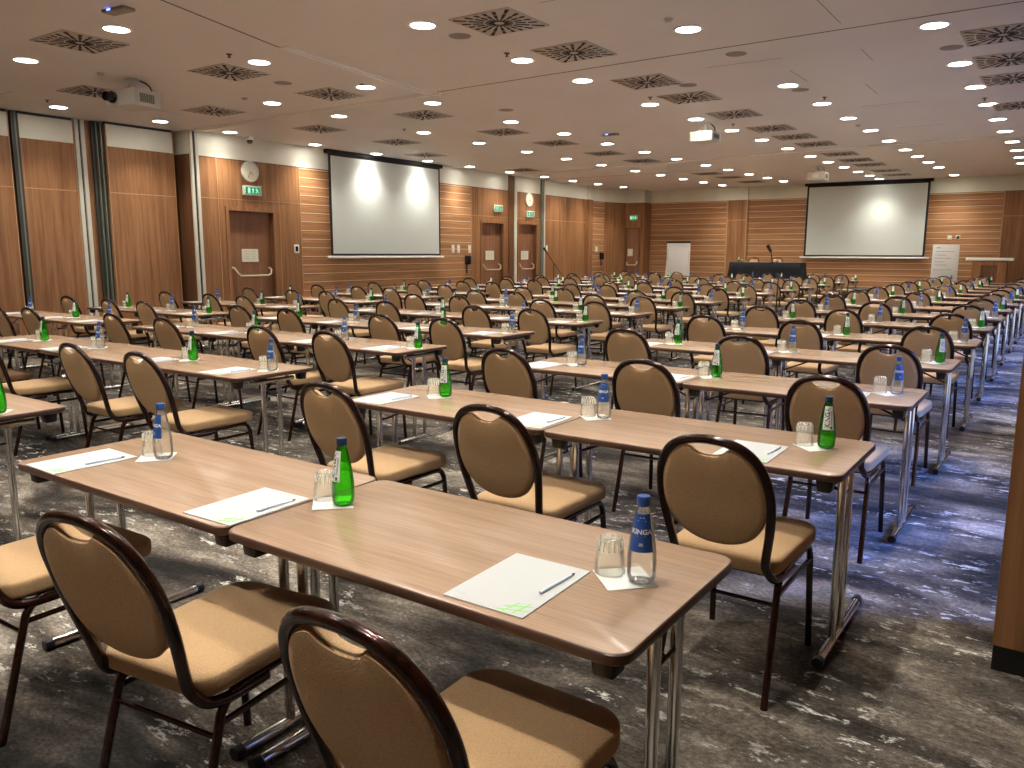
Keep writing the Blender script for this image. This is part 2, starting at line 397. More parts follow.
# back wall
wb = struct('wall_back', MB().box(-12.25, -9.33, YB, YB+.2, 0, ZB).mesh('w', 'wood_h', 0))
link('wall_panel', MB().box(-8.63, -1.19, YB, YB+.2, 0, ZB).mesh('w', 'wood_h', 0), wb)
link('wall_panel', MB().box(-9.33, -8.63, YB-.08, YB+.2, 0, ZB).mesh('w', 'wood_v', 0), wb)
link('wall_panel', MB().box(-1.19, XR+.2, YB-.06, YB+.2, 0, ZB).mesh('w', 'wood_v', 0), wb)
link('cream_band', MB().box(-12.25, -9.33, YB, YB+.2, ZB, HC).box(-9.33, -8.63, YB-.08, YB+.2, ZB, HC).box(-8.63, -1.19, YB, YB+.2, ZB, HC).box(-1.19, XR+.2, YB-.06, YB+.2, ZB, HC).mesh('w', 'cream', 0), wb)
link('panel_joint', MB().box(-9.34, -9.30, YB-.09, YB-.0, 0, ZB).box(-8.66, -8.62, YB-.09, YB, 0, ZB).box(-1.21, -1.17, YB-.08, YB, 0, ZB).box(-9.30, -8.66, YB-.086, YB-.08, 2.60, 2.62).box(-1.17, XR, YB-.066, YB-.06, 2.56, 2.58).mesh('w', 'wood_trim', 0), wb)
# right wall with two tall windows towards the daylight; near wall behind the camera
XP = XR
wr = struct('wall_right', MB().box(XP, XP+.2, YF, 2.35, 0, HC).mesh('w', 'wood_v', 0))
link('wall_panel', MB().box(XP, XP+.2, 5.15, 7.3, 0, HC).box(XP, XP+.2, 17.0, YB, 0, HC).box(XP, XP+.2, 2.35, 5.15, 2.5, HC).box(XP, XP+.2, 7.3, 17.0, 2.5, HC).mesh('w', 'wood_v', 0), wr)
def window(i, ya, yb, n):
    r = struct('window_%d' % i, MB().box(XP+.04, XP+.16, ya, ya+.06, 0, 2.5).box(XP+.04, XP+.16, yb-.06, yb, 0, 2.5).box(XP+.04, XP+.16, ya+.06, yb-.06, 2.42, 2.5).box(XP+.04, XP+.16, ya+.06, yb-.06, 0, .08).mesh('f', 'sealgrey', 0))
    mu = MB()
    for k in range(1, n): y = ya+(yb-ya)*k/n; mu.box(XP+.06, XP+.14, y-.025, y+.025, .08, 2.42)
    link('mullion', mu.mesh('m', 'sealgrey', 0), r)
    link('pane', MB().box(XP+.095, XP+.105, ya+.06, yb-.06, .08, 2.42).mesh('p', 'pane', 0), r)
window(1, 2.35, 5.15, 2); window(2, 7.3, 17.0, 6)
struct('wall_near', MB().box(-14.6, XR+.2, YF-.2, YF, 0, HC).mesh('w', 'wood_v', 0))
# wood clad pier at the right edge of the picture
pr = struct('wall_pier', MB().box(.497, 1.5, 1.92, 2.32, .095, HC).mesh('w', 'wood_v', 0))
link('pier_plinth', MB().box(.50, 1.495, 1.925, 2.315, 0, .095).mesh('w', 'base', 0), pr)

# ---- left side: parked movable partition panels in front of the recessed wall
XN = -13.62
wn = struct('wall_left_near', MB().box(XN-.25, XN-.1, YF, 8.05, 0, HC).mesh('w', 'wood_v', 0))
def part_panel(name, x, ya, yb, label):
    r = thing(name, label, 'wall panel', (x, ya, 0), 0, 'movable partition panels parked along the left wall')
    w = yb-ya
    parts(r, [('lower_panel', MB().box(-.09, 0, 0, w, .02, 2.50).mesh('p', 'wood_v', 0)),
              ('upper_panel', MB().box(-.09, 0, 0, w, 2.515, ZB+.02).mesh('p', 'wood_v', 0)),
              ('cream_panel', MB().box(-.09, 0, 0, w, ZB+.02, HC-.045).mesh('p', 'cream', 0)),
              ('joint_strip', MB().box(-.08, .003, 0, w, 2.50, 2.515).box(-.09, .006, -.014, 0, .02, HC-.045).box(-.09, .006, w, w+.014, .02, HC-.045).mesh('p', 'wood_trim', 0)),
              ('top_seal', MB().box(-.08, -.01, 0, w, HC-.045, HC-.002).mesh('p', 'sealdark', 0))])
part_panel('partition_panel', XN, 2.6, 5.0, 'wood and cream partition panel cut by the left edge of the picture')
part_panel('partition_panel', XN, 5.155, 6.03, 'wood and cream partition panel between the dark post and the pale double posts')
part_panel('partition_panel', XN+.15, 6.53, 7.79, 'wood and cream partition panel right of the dark folded stack')
def post(name, label, pieces, loc):
    r = thing(name, label, 'wall profile', loc)
    for (nm, x0, x1, ya, yb, mt) in pieces: link(nm, MB().box(x0, x1, ya, yb, .01, HC-.01).mesh('p', mt, 0), r)
post('partition_post', 'dark vertical profile between the two leftmost partition panels', [('dark_profile', -.08, 0, .02, .075, 'sealdark'), ('dark_profile', -.08, .01, .10, .13, 'sealdark'), ('grey_profile', -.08, .004, .075, .10, 'sealgrey')], (XN, 5.035, 0))
post('partition_post', 'pair of pale vertical profiles left of the dark folded stack', [('pale_profile', -.08, .02, 0, .06, 'alum'), ('dark_profile', -.08, -.01, .06, .10, 'sealdark'), ('pale_profile', -.08, .02, .10, .165, 'alum')], (XN, 6.06, 0))
post('folded_partition', 'dark folded partition stack with grey green edges between two wood panels', [('dark_profile', -.1, .05, .09, .15, 'sealdark'), ('grey_profile', -.1, .09, .15, .17, 'sealgrey'), ('dark_profile', -.1, .07, .17, .21, 'sealdark'), ('grey_profile', -.1, .12, .21, .23, 'sealgrey'), ('dark_profile', -.1, .10, .23, .265, 'sealdark'), ('wood_strip', -.1, .0, 0.0, .09, 'wood_v')], (XN, 6.235, 0))
# return wall and jamb at the corner of the recess
rw = struct('trim_2', MB().box(XN-.1, XL-.0, 7.95, 8.05, 0, ZB+.02).mesh('w', 'wood_dark', 0))
link('cream_band', MB().box(XN-.1, XL-.0, 7.95, 8.05, ZB+.02, HC).mesh('w', 'cream', 0), rw)
post('partition_post', 'pale double jamb profile at the corner left of the first door', [('pale_profile', 0, .05, 0, .05, 'alum'), ('dark_profile', 0, .03, .05, .10, 'sealdark'), ('pale_profile', 0, .05, .10, .16, 'alum')], (XL+.002, 7.93, 0))
post('partition_post', 'dark and pale jamb profile between the two doors of the left wall', [('dark_profile', 0, .06, 0, .22, 'wood_dark'), ('pale_profile', 0, .09, .22, .34, 'alum'), ('dark_profile', 0, .05, .34, .38, 'sealdark')], (XL+.002, 18.30, 0))
post('partition_post', 'grey and pale jamb profile right of the far left clock', [('grey_profile', 0, .05, 0, .14, 'sealgrey'), ('pale_profile', 0, .06, .14, .20, 'alum')], (XL+.002, 20.04, 0))

# ---- ceiling tracks (movable wall rails)
def track(name, pts, m, w=.045, drop=.022):
    mb = MB()
    for (a, b) in pts:
        A, B = Vector((*a, 0)), Vector((*b, 0)); d = (B-A).normalized(); nn = Vector((-d.y, d.x, 0))*w/2
        q = [A+nn, B+nn, B-nn, A-nn]
        mb.add([(p.x, p.y, HC-drop) for p in q]+[(p.x, p.y, HC-.0005) for p in q], [(0,1,2,3),(4,7,6,5),(0,4,5,1),(1,5,6,2),(2,6,7,3),(3,7,4,0)])
    return struct(name, mb.mesh(name, m, 0))
track('trim_3', [((-7.0, 7.80), (XR, 7.52))], 'seam', .018, .003)
track('trim_4', [((-13.1, 8.05), (-7.0, 7.86)), ((-13.1, 7.95), (-7.0, 7.76))], 'lighttrim', .035)
track('trim_5', [((-6.2, 2.6), (-6.85, 4.9))], 'seam', .018, .003)
track('trim_6', [((-6.82, 4.9), (-7.18, 7.78)), ((-6.74, 4.9), (-7.08, 7.78))], 'lighttrim', .03)
track('trim_7', [((-13.1, 18.4), (-5.0, 17.4)), ((-5.0, 17.4), (XR, 16.9))], 'lighttrim', .03)
track('trim_8', [((-13.1, 20.2), (-7.0, 20.0))], 'seam', .018, .003)
mb = MB()
for (a, b, c, d) in ((-3.3, 8.5, -2.4, 8.5), (-2.5, 9.2, -2.5, 10.0), (-1.9, 10.6, -1.9, 11.4), (-1.55, 8.6, -1.55, 9.2), (-2.3, 12.3, -1.5, 12.3), (-2.2, 14.9, -1.4, 14.9), (-3.6, 5.2, -2.9, 5.2), (-1.5, 5.9, -1.5, 7.4), (-11.7, 6.2, -11.7, 6.9), (-12.6, 4.4, -12.0, 4.4)):
    mb.box(min(a, c)-.004, max(a, c)+.004, min(b, d)-.004, max(b, d)+.004, HC-.002, HC-.0003)
struct('trim_9', mb.mesh('hatches', 'plain', 0))

# ================================================================== CEILING FITTINGS
ORD = ['first', 'second', 'third', 'fourth', 'fifth', 'sixth', 'seventh', 'eighth', 'ninth', 'tenth', 'eleventh', 'twelfth', 'thirteenth', 'fourteenth', 'fifteenth', 'sixteenth', 'seventeenth']
ring_me = MB().lathe([(.122, 0), (.150, 0), (.155, -.008), (.148, -.014), (.124, -.012), (.118, .0)], 28, close=True).mesh('ring', 'lighttrim')
lens_me = MB().lathe([(.001, -.006), (.06, -.0065), (.119, -.005), (.119, -.001)], 28).mesh('lens', 'lamp')
lamp_data = bpy.data.lights.new('bulb', 'SPOT'); lamp_data.energy = 80; lamp_data.color = (1.0, .95, .855); lamp_data.spot_size = math.radians(112); lamp_data.spot_blend = 1.0; lamp_data.shadow_soft_size = .06
cols = {
 'the column nearest the left wall': [(-12.9, 3.6), (-12.74, 5.39), (-12.68, 7.08), (-12.74, 8.54), (-12.76, 10.64), (-12.80, 12.5), (-12.75, 14.25), (-12.68, 15.85), (-12.62, 17.6), (-12.55, 19.3), (-12.52, 20.9), (-12.45, 22.4), (-12.30, 23.9)],
 'the second column from the left wall': [(-9.95, .3), (-9.9, 1.95), (-9.84, 3.61), (-9.65, 7.05), (-9.67, 8.43), (-9.72, 10.62), (-9.71, 12.34), (-9.70, 14.1), (-9.66, 15.75), (-9.6, 17.4), (-9.53, 19.2), (-9.46, 20.7), (-9.40, 22.2), (-9.3, 23.6), (-9.2, 25.0)],
 'the third column from the left wall': [(-7.7, .2), (-7.65, 1.8), (-7.63, 3.49), (-7.61, 5.23), (-7.6, 6.99), (-7.61, 8.41), (-7.62, 10.5), (-7.58, 12.2), (-7.56, 13.9), (-7.53, 15.6), (-7.45, 17.2), (-7.38, 18.9), (-7.3, 20.3), (-7.23, 21.8), (-7.15, 23.2), (-7.08, 24.6)],
 'the third column from the right': [(-4.95, -1.6), (-4.95, 0), (-4.95, 1.75), (-4.95, 3.45), (-4.95, 5.14), (-4.95, 6.91), (-4.92, 8.28), (-4.92, 10.34), (-4.86, 12.0), (-4.79, 13.55), (-4.73, 15.1), (-4.68, 16.7), (-4.65, 18.4), (-4.6, 19.85), (-4.55, 21.3), (-4.51, 22.75), (-4.47, 24.1), (-4.44, 25.3)],
 'the second column from the right': [(-2.85, -1.6), (-2.85, .05), (-2.85, 1.75), (-2.85, 3.45), (-2.84, 5.1), (-2.82, 6.76), (-2.8, 8.3), (-2.78, 10.09), (-2.74, 11.72), (-2.71, 13.31), (-2.68, 14.95), (-2.66, 16.6), (-2.63, 18.3), (-2.6, 19.75), (-2.56, 21.2), (-2.51, 22.65), (-2.44, 25.2)],
 'the column nearest the right': [(-.8, -1.6), (-.8, .0), (-.78, 1.6), (-.77, 3.2), (-.76, 4.8), (-.76, 6.4), (-.75, 7.99), (-.73, 9.96), (-.71, 11.59), (-.68, 13.15), (-.67, 14.8), (-.66, 16.4), (-.64, 18.1), (-.64, 19.7), (-.65, 21.2), (-.67, 22.7)],
}
for cn, pts in cols.items():
    k = 0
    for (x, y) in pts:
        vis = near_frame((x, y, HC), 0)
        if cn == 'the second column from the right' and abs(y-8.3) < .01: continue
        if vis:
            lab = 'bright round ceiling light, %s from the camera in %s' % (ORD[k], cn); k += 1
        else: lab = 'round ceiling light out of the picture above or behind the camera'
        r = thing('ceiling_light', lab, 'ceiling light', (x, y, HC+.002), 0, 'round ceiling lights' if vis else 'ceiling lights outside the picture')
        parts(r, [('trim_ring', ring_me), ('lens', lens_me)])
        lo = bpy.data.objects.new('bulb', lamp_data); C.objects.link(lo); lo.parent = r; lo.location = (0, 0, -.02)

# square swirl air diffusers
vm = bev(MB().box(-.36, .36, -.36, .36, -.012, 0).mesh('plate', 'vent', 0), .004, 1)
mb = MB()
n = 20
for i in range(n):
    a = 2*PI*(i+.5)/n; ca, sa = math.cos(a), math.sin(a); R = .335/max(abs(ca), abs(sa)); R = min(R, .46)
    for (r0, r1, w) in ((.05, .14, .012), (.158, .158+(R-.158)*.48, .018), (.180+(R-.158)*.48, R-.004, .021)):
        if r1-r0 < .02: continue
        q = [(ca*r0-sa*w*.7, sa*r0+ca*w*.7), (ca*r1-sa*w, sa*r1+ca*w), (ca*r1+sa*w, sa*r1-ca*w), (ca*r0+sa*w*.7, sa*r0-ca*w*.7)]
        mb.add([(x, y, -.0138) for x, y in q]+[(x, y, -.0115) for x, y in q], [(0,1,2,3),(0,4,5,1),(1,5,6,2),(2,6,7,3),(3,7,4,0)])
sm = mb.mesh('slots', 'slot', 0)
vents = {'the vent column nearest the left wall': [(-11.06, 5.08), (-11.0, 6.98), (-11.03, 9.23), (-11.04, 11.31), (-12.0, 13.3), (-11.98, 17.37)],
 'the vent column left of the middle': [(-8.47, 3.55), (-8.38, 5.38), (-8.38, 7.06), (-8.42, 9.14), (-8.42, 11.4), (-8.40, 13.24), (-8.38, 15.3), (-8.31, 17.1), (-8.15, 21.0), (-8.0, 22.4), (-7.96, 24.2)],
 'the vent column right of the middle': [(-4.26, 5.49), (-4.25, 6.92), (-4.25, 8.82), (-4.21, 10.17), (-4.16, 11.9), (-4.11, 13.7), (-4.06, 15.0), (-4.0, 16.3), (-3.97, 18.3), (-3.94, 19.75), (-3.86, 21.0), (-3.8, 22.8), (-3.77, 24.2)],
 'the vent column at the right edge': [(-.21, 8.74), (-.22, 10.03), (-.25, 11.24), (-.28, 13.5)]}
for cn, pts in vents.items():
    for k, (x, y) in enumerate(pts):
        r = thing('air_vent', 'square ceiling air vent with radial slots, %s in %s' % (ORD[k], cn), 'air vent', (x, y, HC+.002), 0, 'square ceiling air vents')
        parts(r, [('vent_plate', vm), ('radial_slots', sm)])
# round speakers, sprinklers, detectors
sp = MB().lathe([(.001, -.008), (.10, -.008), (.115, -.006), (.12, 0)], 24).mesh('speaker', 'plain')
spn = {0: 'near the front vent at top centre', 1: 'left of the small middle vents', 2: 'below the long dark seam', 3: 'between the two left light columns', 4: 'beside the third vent right of the middle', 5: 'at the right near the edge vents', 6: 'beside the nearest light of the second right column'}
for k, (x, y) in enumerate([(-4.9, 5.67), (-7.03, 9.52), (-2.77, 8.03), (-8.34, 6.18), (-3.89, 9.33), (-.72, 9.07), (-2.73, 10.5)]):
    o = link('ceiling_speaker', sp, None, (x, y, HC+.002)); tag(o, 'flat grey round ceiling speaker ' + spn[k], 'speaker', 'round ceiling speakers')
spk = MB().lathe([(.035, 0), (.035, -.008), (.012, -.012), (.009, -.035), (.022, -.037), (.022, -.040), (.001, -.041)], 14).mesh('sprinkler', 'wood_dark')
spl = ['left of the nearest light in the third right column', 'above the second left vent', 'beside the third light of the third left column', 'near the leftmost light by the wall', 'left of the middle above the left screen', 'right of the middle beside the third vent', 'behind the hanging middle projector', 'in the right light column', 'beside a light in the second right column']
for k, (x, y) in enumerate([(-4.91, 6.54), (-7.58, 4.79), (-7.5, 6.82), (-12.27, 5.0), (-9.73, 10.09), (-4.67, 9.81), (-4.52, 12.86), (-.68, 12.57), (-2.58, 11.21)]):
    o = link('fire_sprinkler', spk, None, (x, y, HC+.002)); tag(o, 'small fire sprinkler ' + spl[k], 'sprinkler', 'ceiling fire sprinklers')
sd = MB().lathe([(.045, 0), (.045, -.010), (.035, -.016), (.030, -.030), (.001, -.034)], 18).mesh('detector', 'vent')
sdl = ['beside the nearest light in the second right column', 'left of the left projector', 'between the lights of the second right column', 'right of the left projector']
for k, (x, y) in enumerate([(-2.84, 6.32), (-9.79, 4.48), (-2.74, 14.17), (-9.66, 6.56)]):
    o = link('smoke_detector', sd, None, (x, y, HC+.002)); tag(o, 'small domed smoke detector ' + sdl[k], 'smoke detector', 'ceiling smoke detectors')
for k, (x, y) in enumerate([(-6.97, 3.14), (-6.87, 12.73)]):
    r = thing('access_point', ['slim grey wireless unit with a blue light at the top left', 'slim dark wireless unit far off near the middle lights'][k], 'wireless unit', (x, y, HC+.002), .1)
    parts(r, [('housing', bev(MB().box(-.16, .16, -.07, .07, -.03, 0).mesh('h', 'plain', 0), .012, 3)), ('indicator_lamp', MB().box(-.07, -.02, -.073, -.069, -.022, -.010).mesh('h', 'led', 0))])
# cctv dome on the left
r = thing('security_camera', 'small dome camera under the ceiling above the left clock', 'camera', (-12.98, 9.16, HC-.0005))
parts(r, [('mount', MB().lathe([(.07, 0), (.07, -.05), (.055, -.06)], 20).mesh('m', 'lighttrim')), ('dome', MB().lathe([(.055, -.055), (.055, -.09), (.04, -.12), (.001, -.135)], 20).mesh('d', 'lens'))])
# hanging projectors
def projector(x, y, rz, label, w, d, lens_side, h=.21):
    r = thing('projector', label, 'projector', (x, y, HC+.002), rz)
    zt = -.155
    body = link('body', bev(MB().box(-w/2, w/2, -d/2, d/2, zt-h, zt).mesh('b', 'projw', 0), .015, 3), r)
    link('mount', MB().tube([(0, 0, 0), (0, 0, zt)], .03, 12).box(-.12, .12, -.10, .10, zt-.005, zt+.02).tube([(-.1, -.08, zt), (-.03, -.02, -.05)], .01, 6).tube([(.1, .08, zt), (.03, .02, -.05)], .01, 6).lathe([(.09, 0), (.09, -.02), (.03, -.03)], 18).mesh('m', 'alum'), r)
    link('cable', MB().tube([(.05, .03, -.005), (.08, d*.3, -.03), (.10, d*.42, -.07), (.10, d*.49, zt+.02), (.1, d*.52, zt-.08)], .01, 6).mesh('c', 'blackp'), r)
    s = lens_side
    le = link('lens', MB().lathe([(.075, 0), (.075, .03), (.06, .035), (.06, .12), (.048, .125), (.045, .10), (.001, .09)], 22).mesh('l', 'lens', xf=Matrix.Translation((-w*.22*1, s*d/2, zt-h/2)) @ Matrix.Rotation(-s*PI/2, 4, 'X')), body)
    g = MB()
    for q in range(7): g.box(w/2-.001, w/2+.004, -.13+q*.035, -.105+q*.035, zt-h+.05, zt-.05)
    link('side_grille', g.mesh('g', 'projg', 0), body)
    g = MB().box(-.08, .08, -s*d/2-.004, -s*d/2+.001, zt-h+.06, zt-.05)
    link('rear_panel', g.mesh('g', 'cream_plastic' if s > 0 else 'projg', 0), body)
    return r
projector(-9.82, 4.92, .22, 'white ceiling projector at the left with its black lens towards the camera', .50, .46, -1)
projector(-4.88, 12.50, .0, 'white ceiling projector over the middle seen from its rear', .42, .40, 1, .17)
projector(-5.06, 20.75, .0, 'far white projector hanging before the large right screen', .45, .45, 1)

# ================================================================== WALL FITTINGS
# clocks on the left wall
def clock(y, z, label, h1, h2):
    r = thing('wall_clock', label, 'clock', (XL+.002, y, z)); R = Matrix.Rotation(PI/2, 4, 'Y')
    link('rim', MB().lathe([(.178, 0), (.19, 0), (.205, .015), (.205, .045), (.19, .055), (.180, .045)], 36, close=True).mesh('r', 'alum', xf=R), r)
    f = link('dial', MB().lathe([(.001, .042), (.18, .042), (.18, .02)], 36).mesh('d', 'cream_plastic', xf=R), r)
    mb = MB()
    for k in range(12):
        a = k*PI/6; mb.box(.0425, .044, .150*math.sin(a)-.005, .150*math.sin(a)+.005, .150*math.cos(a)-.009, .150*math.cos(a)+.009)
    link('hour_marks', mb.mesh('m', 'greyp', 0), f)
    for a, L in ((h1, .085), (h2, .13)):
        link('clock_hand', MB().tube([(.047, 0, 0), (.047, L*math.sin(a), L*math.cos(a))], .005, 5).mesh('h', 'plain'), f)
clock(9.25, 3.07, 'large round cream wall clock above the nearest exit sign', math.radians(138), math.radians(205))
clock(19.37, 3.08, 'round cream wall clock above the far exit sign', math.radians(138), math.radians(205))
def exit_sign(x, y, z, face, label, w=.42):
    r = thing('exit_sign', label, 'exit sign', (x, y, z), face)   # faces local +x
    link('housing', bev(MB().box(0, .06, -w/2, w/2, -.095, .095).mesh('h', 'signbox', 0), .006, 2), r)
    p = link('green_panel', MB().box(.06, .063, -w/2+.035, w/2-.035, -.065, .065).mesh('p', 'exitg', 0), r)
    mb = MB(); X0, X1 = .063, .065
    mb.box(X0, X1, -.12, -.065, -.052, .052)                     # doorway
    mb.box(X0, X1, -.012, .012, -.05, .012)                       # arrow shaft
    mb.add([(X1, -.032, .012), (X1, .032, .012), (X1, 0, .052)], [(0, 1, 2)])
    mb.add([(X1, .085+.012*math.cos(a*PI/4), .043+.012*math.sin(a*PI/4)) for a in range(8)], [tuple(range(8))])
    for a, b in (((.088, .028), (.098, -.008)), ((.098, -.008), (.078, -.028)), ((.078, -.028), (.064, -.052)), ((.098, -.008), (.118, -.024)), ((.118, -.024), (.135, -.050)), ((.09, .022), (.064, .012)), ((.092, .022), (.12, .004))):
        mb.tube([(X0, *a), (X0, *b)], .0075, 5)
    link('running_figure', mb.mesh('f', 'exitw', 0), p)
exit_sign(XL, 9.28, 2.70, 0, 'green running man exit sign above the nearest door on the left wall')
exit_sign(XL, 17.75, 2.74, 0, 'green exit sign above the second door of the left wall')
exit_sign(XL, 19.42, 2.65, 0, 'green exit sign under the far clock above the third door')
exit_sign(-12.62, 25.45, 2.75, -PI/2, 'small green exit sign above the corner door', .3)
def plate(name, label, cat, x, y, z, w, h, mt='cream_plastic', inner=None, face='x'):
    r = thing(name, label, cat, (x, y, z), 0 if face == 'x' else -PI/2)
    link('cover_plate', bev(MB().box(0, .018, -w/2, w/2, -h/2, h/2).mesh('p', mt, 0), .004, 2), r)
    link('insert', MB().box(.018, .022, -w*.25, w*.25, -h*.3, h*.3).mesh('p', inner or 'lighttrim', 0), r)
plate('card_reader', 'small white card reader with dark display right of the first door', 'card reader', XL, 10.38, 1.55, .13, .18, 'lighttrim', 'lens')
plate('light_switch', 'cream light switch, the left one of the pair beside the left screen', 'switch', XL, 15.72, 1.58, .11, .22)
plate('light_switch', 'cream light switch, the right one of the pair beside the left screen', 'switch', XL, 15.95, 1.58, .11, .22)
plate('light_switch', 'single cream switch beside the boarded wall end, before the second door', 'switch', XL, 16.44, 1.58, .11, .22)
plate('light_switch', 'single cream switch right of the third door', 'switch', XL, 20.42, 1.60, .10, .24)
plate('light_switch', 'cream switch in the far left corner niche', 'switch', XL-.13, 23.9, 1.62, .2, .2)
plate('wall_socket', 'small white wall socket, the left of two above the white sign board', 'socket', -2.50, YB, 1.98, .12, .12, face='y')
plate('wall_socket', 'small wall socket with dark centre, right of two above the sign board', 'socket', -2.28, YB, 1.98, .12, .12, inner='lens', face='y')
def wall_phone(x, y, z, label):
    r = thing('wall_telephone', label, 'telephone', (x, y, z))
    link('body', bev(MB().box(0, .09, -.10, .10, -.12, .12).mesh('b', 'blackp', 0), .015, 2), r)
    link('handset', MB().tube([(.10, -.05, .10), (.13, -.05, .05), (.13, -.05, -.06), (.10, -.05, -.11)], .022, 8).mesh('h', 'lens'), r)
    link('cord', MB().tube([(.05, -.06, -.12), (.05, -.07, -.25), (.05, -.05, -.36)], .015, 6).mesh('c', 'blackp'), r)
wall_phone(XL, 16.33, 1.28, 'black wall telephone between the left screen and the second door')
wall_phone(XL-.13, 24.25, 1.38, 'small black wall telephone in the far corner niche')

# projection screens
def screen(label, loc, rz, w, zt, zb):
    r = thing('projection_screen', label, 'projection screen', loc, rz)   # faces local -y, width along x
    parts(r, [('case', bev(MB().box(-.08, w+.08, .0, .11, zt-.09, zt).mesh('c', 'screenblk', 0), .01, 2)),
              ('black_border', MB().box(0, w, .045, .055, zb, zt-.09).mesh('b', 'screenblk', 0)),
              ('white_surface', MB().box(.06, w-.06, .040, .046, zb+.05, zt-.13).mesh('s', 'screen', 0)),
              ('bottom_bar', bev(MB().box(-.12, w+.12, .025, .075, zb-.055, zb).mesh('d', 'lighttrim', 0), .008, 2))])
screen('large white projection screen pulled down on the left wall', (XL+.13, 11.30, 0), PI/2, 3.80, HC+.002, 1.40)
screen('large white projection screen on the far wall above the stage', (-6.68, YB-.15, 0), 0, 3.56, HC+.002, 1.40)

# ================================================================== STAGE END
struct('trim_10', bev(MB().box(-9.4, -.4, 24.35, YB-.1, 0, .44).mesh('stage', 'stage', 0), .01, 1))
ZS = .44
r = thing('head_table', 'long head table covered to the floor with a black cloth', 'table', (-7.53, 24.85, ZS))
parts(r, [('tabletop', MB().box(-1.13, 1.13, -.28, .28, .74, .765).mesh('t', 'laminate', 0)),
          ('leg', MB().tube([(-1.0, -.2, 0), (-1.0, -.2, .74)], .018, 8).mesh('l', 'chrome')), ('leg', MB().tube([(1.0, -.2, 0), (1.0, -.2, .74)], .018, 8).mesh('l', 'chrome')),
          ('leg', MB().tube([(-1.0, .2, 0), (-1.0, .2, .74)], .018, 8).mesh('l', 'chrome')), ('leg', MB().tube([(1.0, .2, 0), (1.0, .2, .74)], .018, 8).mesh('l', 'chrome'))])
rings = []
for (z, g, amp) in ((.770, 0, 0), (.765, .012, 0), (.55, .03, .006), (.30, .06, .014), (.01, .09, .022)):
    base = rrect(-1.14-g, 1.14+g, -.29-g*.6, .29+g*.6, .03, 0, 3)
    ring = []
    nb = len(base); tot = 0
    pts = []
    for i in range(nb):
        a, b = Vector(base[i]), Vector(base[(i+1) % nb]); m_ = max(1, int((b-a).length/.05))
        for q in range(m_): pts.append(a.lerp(b, q/m_))
    rings.append((z, amp, pts))
N = min(len(p[2]) for p in rings)
R_ = []
for (z, amp, pts) in rings:
    ring = []
    for i in range(N):
        p = pts[int(i*len(pts)/N)]; c = Vector((p.x*.5, 0, 0)); d = (p-Vector((max(-1.1, min(1.1, p.x)), 0, 0))); d.z = 0
        d = d.normalized() if d.length > 1e-6 else Vector((0, -1, 0)); o = amp*math.sin(i*1.35); ring.append((p.x+d.x*o, p.y+d.y*o, z))
    R_.append(ring[::-1])
o = link('tablecloth', MB().loops(R_, True, False).mesh('cloth', 'cloth', 60), None, (-7.53, 24.85, ZS)); tag(o, 'black cloth hanging to the floor over the head table', 'tablecloth')

# flip chart
r = thing('flip_chart', 'tall white flip chart board standing left of the far pillar', 'flip chart', (-10.78, 25.25, 0))
parts(r, [('board', bev(MB().box(-.43, .43, 0, .03, .72, 1.88).mesh('b', 'board', 0), .006, 2)), ('clamp_bar', MB().box(-.43, .43, -.02, .04, 1.84, 1.89).mesh('c', 'screenblk', 0)),
          ('leg', MB().tube([(-.38, .03, 1.8), (-.45, -.15, 0)], .015, 8).mesh('l', 'alum')), ('leg', MB().tube([(.38, .03, 1.8), (.45, -.15, 0)], .015, 8).mesh('l', 'alum')), ('leg', MB().tube([(0, .06, 1.8), (0, .45, 0)], .015, 8).mesh('l', 'alum'))])
# white sign board
r = thing('sign_board', 'white printed sign board standing upright right of the far screen', 'sign', (-2.42, 24.75, ZS))
sb = link('board', bev(MB().box(-.34, .34, 0, .025, .28, 1.32).mesh('b', 'board', 0), .006, 1), r)
mb = MB()
for k, (a, b) in enumerate(((-.24, -.14), (-.26, .20), (-.26, .02), (-.26, .14), (-.26, -.02), (-.26, .06), (-.28, .18))):
    z = 1.22-[0, .1, .2, .29, .39, .48, .62][k]; x = a
    while x < b:
        w_ = random.uniform(.02, .055); mb.box(x, min(x+w_, b), -.003, 0.001, z-.010, z+.010 if k else z+.02); x += w_+.012
link('print_lines', mb.mesh('p', 'greyp', 0), sb)
link('stand', MB().tube([(0, .03, 1.0), (0, .05, 0)], .015, 8).box(-.2, .2, -.12, .2, 0, .02).mesh('s', 'blackm'), r)
# speaker's desk with pale top
r = thing('speaker_desk', 'wooden desk with thick pale top at the right end of the stage', 'desk', (-1.32, 24.95, ZS))
parts(r, [('desk_top', bev(MB().box(-.58, .58, -.28, .28, .87, .95).mesh('t', 'lighttrim', 0), .012, 2)),
          ('side_panel', MB().box(-.42, -.36, -.24, .24, 0, .87).mesh('s', 'wood_v', 0)), ('side_panel', MB().box(.36, .42, -.24, .24, 0, .87).mesh('s', 'wood_v', 0)),
          ('front_frame', MB().box(-.36, -.20, -.24, -.20, 0, .87).box(.20, .36, -.24, -.20, 0, .87).box(-.20, .20, -.24, -.20, .74, .87).mesh('f', 'wood_v', 0)),
          ('inset_panel', MB().box(-.20, .20, -.19, -.16, 0, .74).mesh('p', 'wood_dark', 0))])
